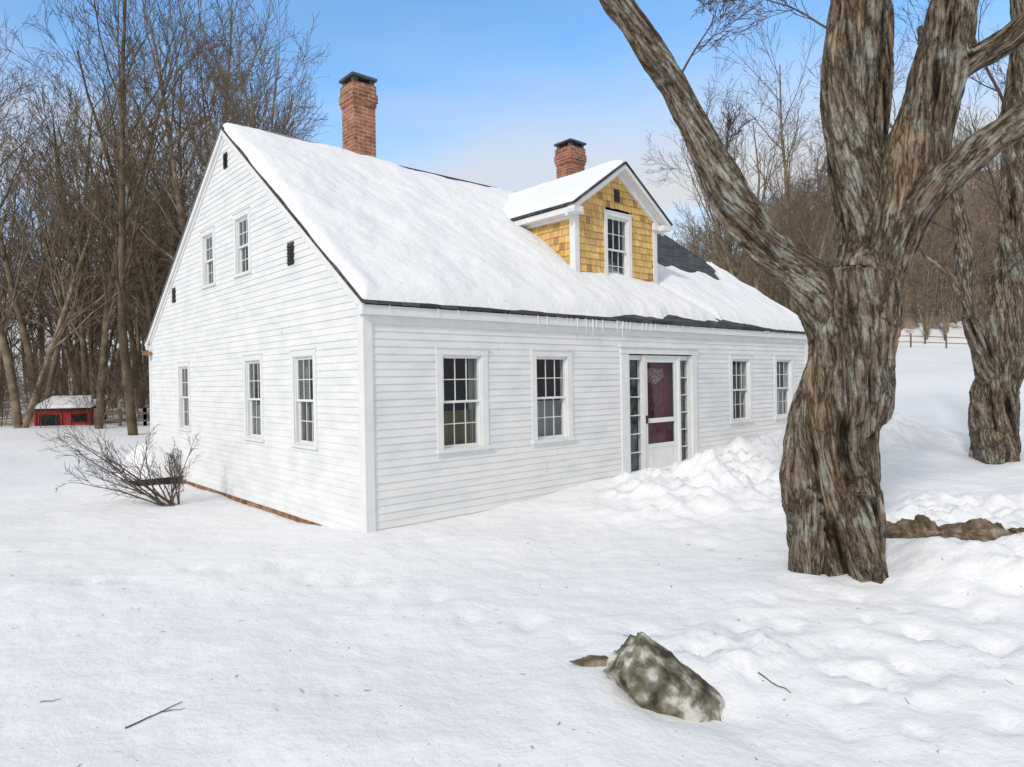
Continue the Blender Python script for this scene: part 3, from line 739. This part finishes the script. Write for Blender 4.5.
# ------------------------------------------------------------------ big trees (voxel-fused)
def big_tree(name,limbs,roots,voxel,twigs,seed,relief=.03,twm=M_twig):
    V=[];F=[];SP=[];SR=[];ST=[];SN=[];SB=[];SU=[]
    off=0
    for P,R in limbs+roots:
        p,r=catmull(P,R,.10)
        tube(V,F,p,r,14,True)
        T,Nn,B=frames(p); u=np.concatenate([[0],np.cumsum(np.linalg.norm(np.diff(p,axis=0),axis=1))])
        SP.append(p);SR.append(r);ST.append(T);SN.append(Nn);SB.append(B);SU.append(u+off); off+=3.3
    me=np_mesh('t',V,F,[]); o=bpy.data.objects.new('t',me); link(o)
    m=o.modifiers.new('r','REMESH'); m.mode='VOXEL'; m.voxel_size=voxel
    m=o.modifiers.new('s','SMOOTH'); m.factor=.6; m.iterations=8
    dg=bpy.context.evaluated_depsgraph_get(); dg.update()
    me2=bpy.data.meshes.new_from_object(o.evaluated_get(dg))
    bpy.data.objects.remove(o)
    n=len(me2.vertices); co=np.empty(n*3); me2.vertices.foreach_get('co',co); co=co.reshape(-1,3)
    no=np.empty(n*3); me2.vertices.foreach_get('normal',no); no=no.reshape(-1,3)
    SP=np.concatenate(SP);SR=np.concatenate(SR);ST=np.concatenate(ST);SN=np.concatenate(SN);SB=np.concatenate(SB);SU=np.concatenate(SU)
    bark=np.empty((n,3)); rad=np.empty(n)
    for a in range(0,n,20000):
        c=co[a:a+20000]; d=np.linalg.norm(c[:,None,:]-SP[None],axis=2)/SR[None]
        i=d.argmin(1); v=c-SP[i]
        al=(v*ST[i]).sum(1)
        bark[a:a+20000]=np.stack([(v*SN[i]).sum(1),(v*SB[i]).sum(1),SU[i]+al],1); rad[a:a+20000]=SR[i]
    rel=np.empty(n); disp=np.empty(n)
    for i in range(n):
        a,b_,u=bark[i]; tw=u*.7
        ca,sa=math.cos(tw),math.sin(tw); a2=a*ca-b_*sa; b2=a*sa+b_*ca
        bark[i]=(a2,b2,u)
        w=noise.noise(Vector((a2*4,b2*4,u*1.2)))*.6
        r0=noise.noise(Vector((a2*4.2,b2*4.2,u*.45)))
        r1=1-abs(noise.noise(Vector((a2*8.5+w,b2*8.5,u*.9))))*3.0
        r2=1-abs(noise.noise(Vector((a2*19,b2*19+w,u*3.0+7))))*2.6
        lo=noise.noise(Vector((co[i][0]*1.6,co[i][1]*1.6,co[i][2]*1.1)))
        lo2=noise.noise(Vector((co[i][0]*3.6,co[i][1]*3.6,co[i][2]*2.2)))
        q=.55*r1+.45*r2
        rel[i]=max(0,min(1,.5+.45*q+.55*r0))
        k=min(1,rad[i]/.35)
        disp[i]=relief*(.35+.65*k)*(q-.4)+(.07*lo+.06*lo2+.10*r0)*k
    co=co+no*disp[:,None]
    me2.vertices.foreach_set('co',co.ravel())
    at=me2.attributes.new('bark','FLOAT_VECTOR','POINT'); at.data.foreach_set('vector',bark.ravel())
    at=me2.attributes.new('relief','FLOAT','POINT'); at.data.foreach_set('value',rel)
    me2.materials.append(M_bark); me2.polygons.foreach_set('use_smooth',[True]*len(me2.polygons))
    me2.update()
    par=empty(name)
    t=bpy.data.objects.new('trunk',me2); link(t,par)
    V=[];F=[]; rg=random.Random(seed)
    for (p,d,l,r) in twigs:
        grow(rg,V,F,p,d,l,r,0,[(8,6,10,.5,38,.09,.03),(5,4,7,.5,36,.12,.05),(4,3,5,.5,36,.14,.05),(3,3,3,.5,35,.16,.05)],.003)
    if V:
        t=bpy.data.objects.new('branches',np_mesh('branches',V,F,[twm])); link(t,par)
    return par

Y=6.7
limbs=[
 ([(3.16,Y,-.45),(3.14,Y,-.11),(3.10,Y,.43),(3.10,Y,1.12),(3.21,Y,1.71),(3.34,Y,2.30),(3.42,Y,2.80)],[.38,.37,.36,.375,.40,.39,.36]),
 ([(3.15,Y,2.1),(2.98,Y,2.70),(2.50,6.65,3.12),(2.14,6.6,3.57),(1.89,6.6,4.08),(1.62,6.6,4.68),(1.31,6.6,5.18),(.98,6.6,5.66),(.5,6.6,6.4),(.2,6.6,7.3)],[.22,.22,.185,.16,.145,.135,.13,.125,.11,.07]),
 ([(3.36,Y,2.4),(3.50,6.8,3.18),(3.46,6.85,3.77),(3.42,6.9,4.45),(3.45,6.9,5.14),(3.56,6.9,5.9),(3.6,7.0,7.2),(3.5,7.0,8.5)],[.26,.25,.24,.23,.24,.23,.18,.12]),
 ([(3.42,6.6,2.4),(3.66,6.62,3.15),(3.88,6.65,3.66),(4.08,6.7,4.25),(4.23,6.7,4.83),(4.40,6.75,5.45),(4.72,6.8,6.3),(4.9,6.8,7.8)],[.28,.26,.26,.25,.25,.21,.18,.10]),
 ([(4.15,6.7,4.6),(4.45,6.65,4.85),(4.78,6.6,5.02),(5.18,6.6,5.36),(5.8,6.6,5.9),(6.4,6.6,7)],[.15,.14,.13,.12,.10,.06]),
 ([(3.62,6.5,2.9),(3.86,6.4,3.40),(4.12,6.35,3.70),(4.42,6.3,3.96),(4.9,6.25,4.30),(5.5,6.2,4.75),(6.3,6.2,5.6)],[.17,.165,.15,.135,.125,.11,.07]),
 ([(3.5,6.9,3.3),(3.72,7.0,4.2),(3.95,7.2,5.2),(4.0,7.3,6.5)],[.2,.15,.12,.07]),
]
roots=[
 ([(3.0,6.6,.9),(2.86,6.55,.25),(2.76,6.45,-.25)],[.22,.17,.12]),
 ([(3.26,6.5,.7),(3.28,6.38,.0),(3.32,6.28,-.25)],[.24,.19,.14]),
 ([(3.32,6.6,1.6),(3.36,6.55,1.0),(3.30,6.55,.2),(3.30,6.5,-.3)],[.16,.18,.20,.20]),
]
tw=[((2.14,6.6,3.57),(-.3,-.2,.9),.7,.010),((1.62,6.6,4.68),(.6,.2,.8),1.3,.013),((3.45,6.9,5.2),(-.8,.1,.9),1.4,.014),((4.9,6.25,4.3),(.3,-.2,.9),1.1,.013),((5.2,6.6,5.3),(.6,.1,.3),1.3,.014),((4.4,6.7,5.4),(.5,.3,.7),1.4,.014)]
big_tree('old_maple_tree',limbs,roots,.017,tw,3,relief=.042)

limbs2=[
 ([(8.62,12.2,-.2),(8.62,12.2,.27),(8.66,12.2,1.36),(8.80,12.2,2.42),(8.95,12.2,3.45),(9.1,12.2,5.7),(9.2,12.2,8),(9.0,12,10)],[.46,.38,.34,.32,.30,.26,.2,.1]),
 ([(8.6,12.2,1.6),(8.28,12.1,2.3),(8.04,12.1,3.2),(8.02,12.1,4.3),(7.88,12.1,5.25),(7.6,12.1,6.3),(7.3,12.1,8)],[.22,.17,.14,.125,.11,.09,.06]),
 ([(8.04,12.1,3.0),(7.7,12.0,3.6),(7.25,12.0,4.0),(6.9,12,4.7)],[.09,.06,.045,.03]),
 ([(8.9,12.2,3.2),(9.4,12.0,4.2),(10.1,11.8,5.0),(10.6,11.8,6.5)],[.2,.16,.13,.08]),
]
tw2=[((8.02,12.1,4.3),(-.9,0,.3),2.6,.03),((7.88,12.1,5.25),(-.8,.1,.7),3.0,.03),((7.6,12.1,6.3),(-.5,0,1),3.0,.03),((8.95,12.2,4.2),(-.4,-.3,.8),2.6,.03),((8.05,12.1,3.3),(.8,-.3,.5),1.8,.022),((9.1,12.2,6),(-.6,0,.8),3.5,.035),((7.25,12,4),(-.7,0,.2),1.6,.018),((7.9,12.1,5),(.5,-.2,.8),2.4,.025)]
big_tree('maple_tree',limbs2,[([(8.5,12.1,.7),(8.36,11.95,.2),(8.25,11.8,0)],[.25,.17,.08])],.032,tw2,9,relief=.045)

# ------------------------------------------------------------------ shrub
V=[];F=[];rg=random.Random(14)
bx,by=-5.40,10.75; bz=ground_h(bx,by)-.05
for i in range(18):
    lean=rg.uniform(-1.9,.15); up=rg.uniform(.25,1.0)
    ln=rg.uniform(1.4,2.3) if lean<-.8 else rg.uniform(.7,1.2)
    grow(rg,V,F,(bx+rg.uniform(-.12,.1),by+rg.uniform(-.1,.1),bz),(lean,rg.uniform(-.5,.6),up+.3),ln,.016,0,
         [(8,4,8,.40,32,.08,-.015),(4,3,5,.5,34,.12,.03),(3,3,3,.5,34,.14,.03)],.003)
V=[(v[0],v[1],max(v[2],ground_h(v[0],v[1])-.02)) for v in V]
shr=bpy.data.objects.new('bare_shrub',np_mesh('bare_shrub',V,F,[M_twig])); link(shr)

# ------------------------------------------------------------------ rocks
def rock(name,loc,size,rot,mat,seed,parent=None,sub_=4,rough=.22,npl=11,planes=None):
    bm=bmesh.new(); bmesh.ops.create_icosphere(bm,subdivisions=sub_,radius=1)
    rg=random.Random(seed)
    planes=planes or [(Vector((rg.gauss(0,1),rg.gauss(0,1),rg.gauss(0,1))).normalized(),rg.uniform(.5,.85)) for _ in range(npl)]
    for v in bm.verts:
        p=v.co.copy()
        for n_,dd in planes:
            n_=Vector(n_).normalized(); q=p.dot(n_)
            if q>dd: p-=n_*(q-dd)*.985
        f1=noise.fractal(p*1.9+Vector((seed,0,0)),.7,2,7); f2=1-abs(noise.noise(p*3.2+Vector((0,seed,0))))*2
        p*=1+rough*(.8*f1+.22*f2)
        v.co=p
    for v in bm.verts:
        v.co.x*=size[0];v.co.y*=size[1];v.co.z*=size[2]
    me=bpy.data.meshes.new(name); bm.to_mesh(me); bm.free(); me.materials.append(mat); me.polygons.foreach_set('use_smooth',[True]*len(me.polygons))
    if hasattr(me,'set_sharp_from_angle'): me.set_sharp_from_angle(angle=math.radians(22))
    o=bpy.data.objects.new(name,me); o.location=loc; o.rotation_euler=rot; link(o,parent); return o
# angular tilted slab: long box-like block leaning down to the right
rock('tilted_boulder',(.92,4.27,ground_h(.92,4.27)+.075),(.44,.30,.30),(.10,.62,-.30),M_rock,23,sub_=6,rough=.12,
     planes=[((0,0,1),.50),((.12,-1,.15),.50),((-1,-.15,.10),.66),((-.75,-.4,.6),.66),((.5,-.6,.7),.60),((1,.15,.2),.80),((0,1,.2),.55),((-.2,-.7,.7),.60),((-.3,-.6,-.7),.6),((.5,-.8,-.3),.62)])
rock('flat_stone',(.56,4.72,ground_h(.56,4.72)+.02),(.20,.08,.03),(.05,.10,-.05),M_rock2,9)
st_=empty('stone_wall'); rg=random.Random(77)
for i in range(20):
    q=i/19; x=3.85+2.5*q+rg.uniform(-.05,.05); y=7.55-.95*q+rg.uniform(-.10,.10)
    sx=rg.uniform(.14,.30)
    rock('stone',(x,y,ground_h(x,y)+.01+rg.uniform(-.02,.05)),(sx,rg.uniform(.12,.2),rg.uniform(.09,.17)),(rg.uniform(-.15,.15),rg.uniform(-.2,.2),rg.uniform(-.5,.5)),M_rock2,30+i,st_,rough=.3)
V=[];F=[];nn=60;mm=16
for j in range(mm+1):
    for i in range(nn+1):
        q=i/nn; r_=(j/mm-.5)*2
        x=3.7+2.9*q+.15*r_*.35; y=7.66-1.05*q+r_*.28+.03
        k=(1-r_**2)*(.55+1.1*fbm(x*2.0,y*2.0,3,4))
        V.append((x,y,ground_h(x,y)-.04+max(-.02,.26*k)))
F=[(j*(nn+1)+i,j*(nn+1)+i+1,(j+1)*(nn+1)+i+1,(j+1)*(nn+1)+i) for j in range(mm) for i in range(nn)]
link(bpy.data.objects.new('wall_snow',np_mesh('wall_snow',V,F,[M_snow])),st_)

V=[];F=[];rg=random.Random(8)
def stick(x,y,a,l,r):
    P=[];
    for k in range(6):
        q=k/5*l; xx=x+math.cos(a)*q+rg.uniform(-.008,.008); yy=y+math.sin(a)*q+rg.uniform(-.008,.008)
        P.append((xx,yy,ground_h(xx,yy)+.006+r*.4))
    tube(V,F,np.array(P),[r*(1-.1*k) for k in range(6)],5)
stick(-2.26,3.92,.95,.34,.005); stick(-2.14,4.08,.2,.14,.003); stick(1.62,4.55,-1.0,.24,.005); stick(-2.95,4.2,.3,.12,.003)
for i in range(90):
    x=rg.uniform(-6,6); y=rg.uniform(3.3,8)
    stick(x,y,rg.uniform(0,3.1),rg.uniform(.015,.06),rg.uniform(.0012,.0025))
link(bpy.data.objects.new('fallen_twigs',np_mesh('fallen_twigs',V,F,[M_twig])))

# ------------------------------------------------------------------ snow covered bin by gable wall
bn=empty('snow_covered_bin',(*to_world(-.50,8.0),-.18),HR)
m=MB(); m.box(-.34,.34,-.5,.5,.0,.34)
m.obj('bin',[M_vent],bn,bevel=.02)
V=[];F=[];n=30
for j in range(n+1):
    for i in range(n+1):
        a=-1+2*i/n; b2=-1+2*j/n; rr_=min(1,(abs(a)**3+abs(b2)**3)**(1/3)); e=max(0,1-rr_**2.2)
        V.append((a*.48,b2*.66,.22+.62*e**.6*(1+.15*fbm(a*1.5,b2*1.5,2,3))))
F=[(j*(n+1)+i,j*(n+1)+i+1,(j+1)*(n+1)+i+1,(j+1)*(n+1)+i) for j in range(n) for i in range(n)]
link(bpy.data.objects.new('snow_cap',np_mesh('snow_cap',V,F,[M_snow])),bn)

# ------------------------------------------------------------------ red shed
gx,gy=-19.4,29.5; gz=ground_h(gx,gy,False)-.08
sh=empty('red_shed',(gx,gy,gz),.18)
m=MB()
m.hexa([(-1.1,0,0),(1.1,0,0),(1.1,1.6,0),(-1.1,1.6,0),(-1.1,0,.85),(1.1,0,.85),(1.1,1.6,1.23),(-1.1,1.6,1.23)])
m.box(-.95,-.15,-.02,.01,.15,.65,1); m.box(.35,.9,-.02,.01,.3,.65,1)
for x in (-1.13,-.12,.24,.99): m.box(x,x+.07,-.05,-.021,0,.83,0)
m.box(-1.1,1.1,-.05,-.022,.73,.85,0)
m.hexa([(-1.22,-.15,.85),(1.22,-.15,.85),(1.22,1.75,1.25),(-1.22,1.75,1.25),(-1.22,-.15,.89),(1.22,-.15,.89),(1.22,1.75,1.29),(-1.22,1.75,1.29)],1)
m.obj('shed_body',[M_shedred,M_dark],sh)
m=MB(); m.hexa([(-1.2,-.13,.895),(1.2,-.13,.895),(1.2,1.73,1.295),(-1.2,1.73,1.295),(-1.14,-.05,1.05),(1.14,-.05,1.05),(1.14,1.64,1.46),(-1.14,1.64,1.46)])
m.obj('shed_snow',[M_snow],sh,bevel=.07)

def fence(name,pts,h,rails,spacing,mat):
    m=MB()
    for (x0,y0),(x1,y1) in zip(pts[:-1],pts[1:]):
        L_=math.hypot(x1-x0,y1-y0); n=max(1,int(L_/spacing)); prev=None
        for i in range(n+1):
            x=x0+(x1-x0)*i/n; y=y0+(y1-y0)*i/n; z=ground_h(x,y)
            m.box(x-.05,x+.05,y-.05,y+.05,z-.3,z+h)
            if prev:
                for rz_ in rails:
                    a,b_,c=prev
                    m.hexa([(a,b_-.06,c+rz_),(x,y-.06,z+rz_),(x,y-.09,z+rz_),(a,b_-.09,c+rz_),(a,b_-.06,c+rz_+.07),(x,y-.06,z+rz_+.07),(x,y-.09,z+rz_+.07),(a,b_-.09,c+rz_+.07)])
            prev=(x,y,z)
    return m.obj(name,[mat])
fence('rail_fence',[(-17.9,29.3),(-15.4,28.6),(-13.6,29.4)],.75,(.2,.5),1.2,M_wood)
fence('pasture_fence',[(26,60),(40,58),(58,62)],1.2,(.4,.9),2.4,M_wood)

# ------------------------------------------------------------------ sky and light
AZ=math.radians(208); EL=math.radians(33)
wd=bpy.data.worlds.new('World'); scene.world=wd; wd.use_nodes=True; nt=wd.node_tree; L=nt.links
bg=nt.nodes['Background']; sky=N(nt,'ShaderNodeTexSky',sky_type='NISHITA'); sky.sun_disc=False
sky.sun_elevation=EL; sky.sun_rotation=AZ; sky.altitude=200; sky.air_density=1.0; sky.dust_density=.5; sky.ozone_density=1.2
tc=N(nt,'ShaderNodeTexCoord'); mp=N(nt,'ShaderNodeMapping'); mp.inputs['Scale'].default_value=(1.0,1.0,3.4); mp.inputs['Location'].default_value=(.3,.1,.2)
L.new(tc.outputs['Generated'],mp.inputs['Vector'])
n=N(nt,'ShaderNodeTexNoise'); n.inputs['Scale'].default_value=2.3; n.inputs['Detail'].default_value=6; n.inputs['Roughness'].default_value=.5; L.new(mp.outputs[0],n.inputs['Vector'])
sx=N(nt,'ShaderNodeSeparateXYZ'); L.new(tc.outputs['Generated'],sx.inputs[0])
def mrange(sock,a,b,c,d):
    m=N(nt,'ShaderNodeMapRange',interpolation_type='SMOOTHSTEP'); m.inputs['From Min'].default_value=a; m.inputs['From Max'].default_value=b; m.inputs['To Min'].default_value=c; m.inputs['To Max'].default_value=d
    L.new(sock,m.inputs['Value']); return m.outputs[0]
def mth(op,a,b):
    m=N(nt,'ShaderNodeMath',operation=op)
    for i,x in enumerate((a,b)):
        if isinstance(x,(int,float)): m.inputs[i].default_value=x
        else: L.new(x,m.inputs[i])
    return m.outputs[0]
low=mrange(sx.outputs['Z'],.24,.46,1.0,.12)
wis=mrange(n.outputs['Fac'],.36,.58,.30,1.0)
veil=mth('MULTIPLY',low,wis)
back_fill=mrange(sx.outputs['Y'],.22,.66,.92,0)  # white haze added to the unseen sky, brightens and neutralises ambient light
mask=mth('MAXIMUM',veil,back_fill)
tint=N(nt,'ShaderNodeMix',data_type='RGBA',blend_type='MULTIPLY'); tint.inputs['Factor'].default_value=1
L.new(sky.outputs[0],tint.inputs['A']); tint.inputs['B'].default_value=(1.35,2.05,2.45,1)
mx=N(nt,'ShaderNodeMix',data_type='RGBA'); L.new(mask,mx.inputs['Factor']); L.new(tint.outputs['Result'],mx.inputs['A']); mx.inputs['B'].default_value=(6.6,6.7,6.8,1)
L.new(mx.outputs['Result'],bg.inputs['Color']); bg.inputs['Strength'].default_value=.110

sl=bpy.data.lights.new('sun','SUN'); sl.energy=1.85; sl.angle=math.radians(6); sl.color=(1,.95,.88)
so=bpy.data.objects.new('sun',sl); link(so)
dirv=Vector((math.sin(AZ)*math.cos(EL),math.cos(AZ)*math.cos(EL),math.sin(EL)))
so.rotation_euler=dirv.to_track_quat('Z','Y').to_euler(); so.location=dirv*50

# ------------------------------------------------------------------ camera
cam=bpy.data.cameras.new('camera'); cam.sensor_width=36; cam.lens=24; cam.clip_end=2000; cam.clip_start=.05
co=bpy.data.objects.new('camera',cam); link(co); co.location=(0,0,1.86)
roll=math.radians(-.96)
R=Matrix.Rotation(math.radians(90-.3),4,'X')@Matrix.Rotation(roll,4,'Z')
co.rotation_euler=R.to_euler()
scene.camera=co
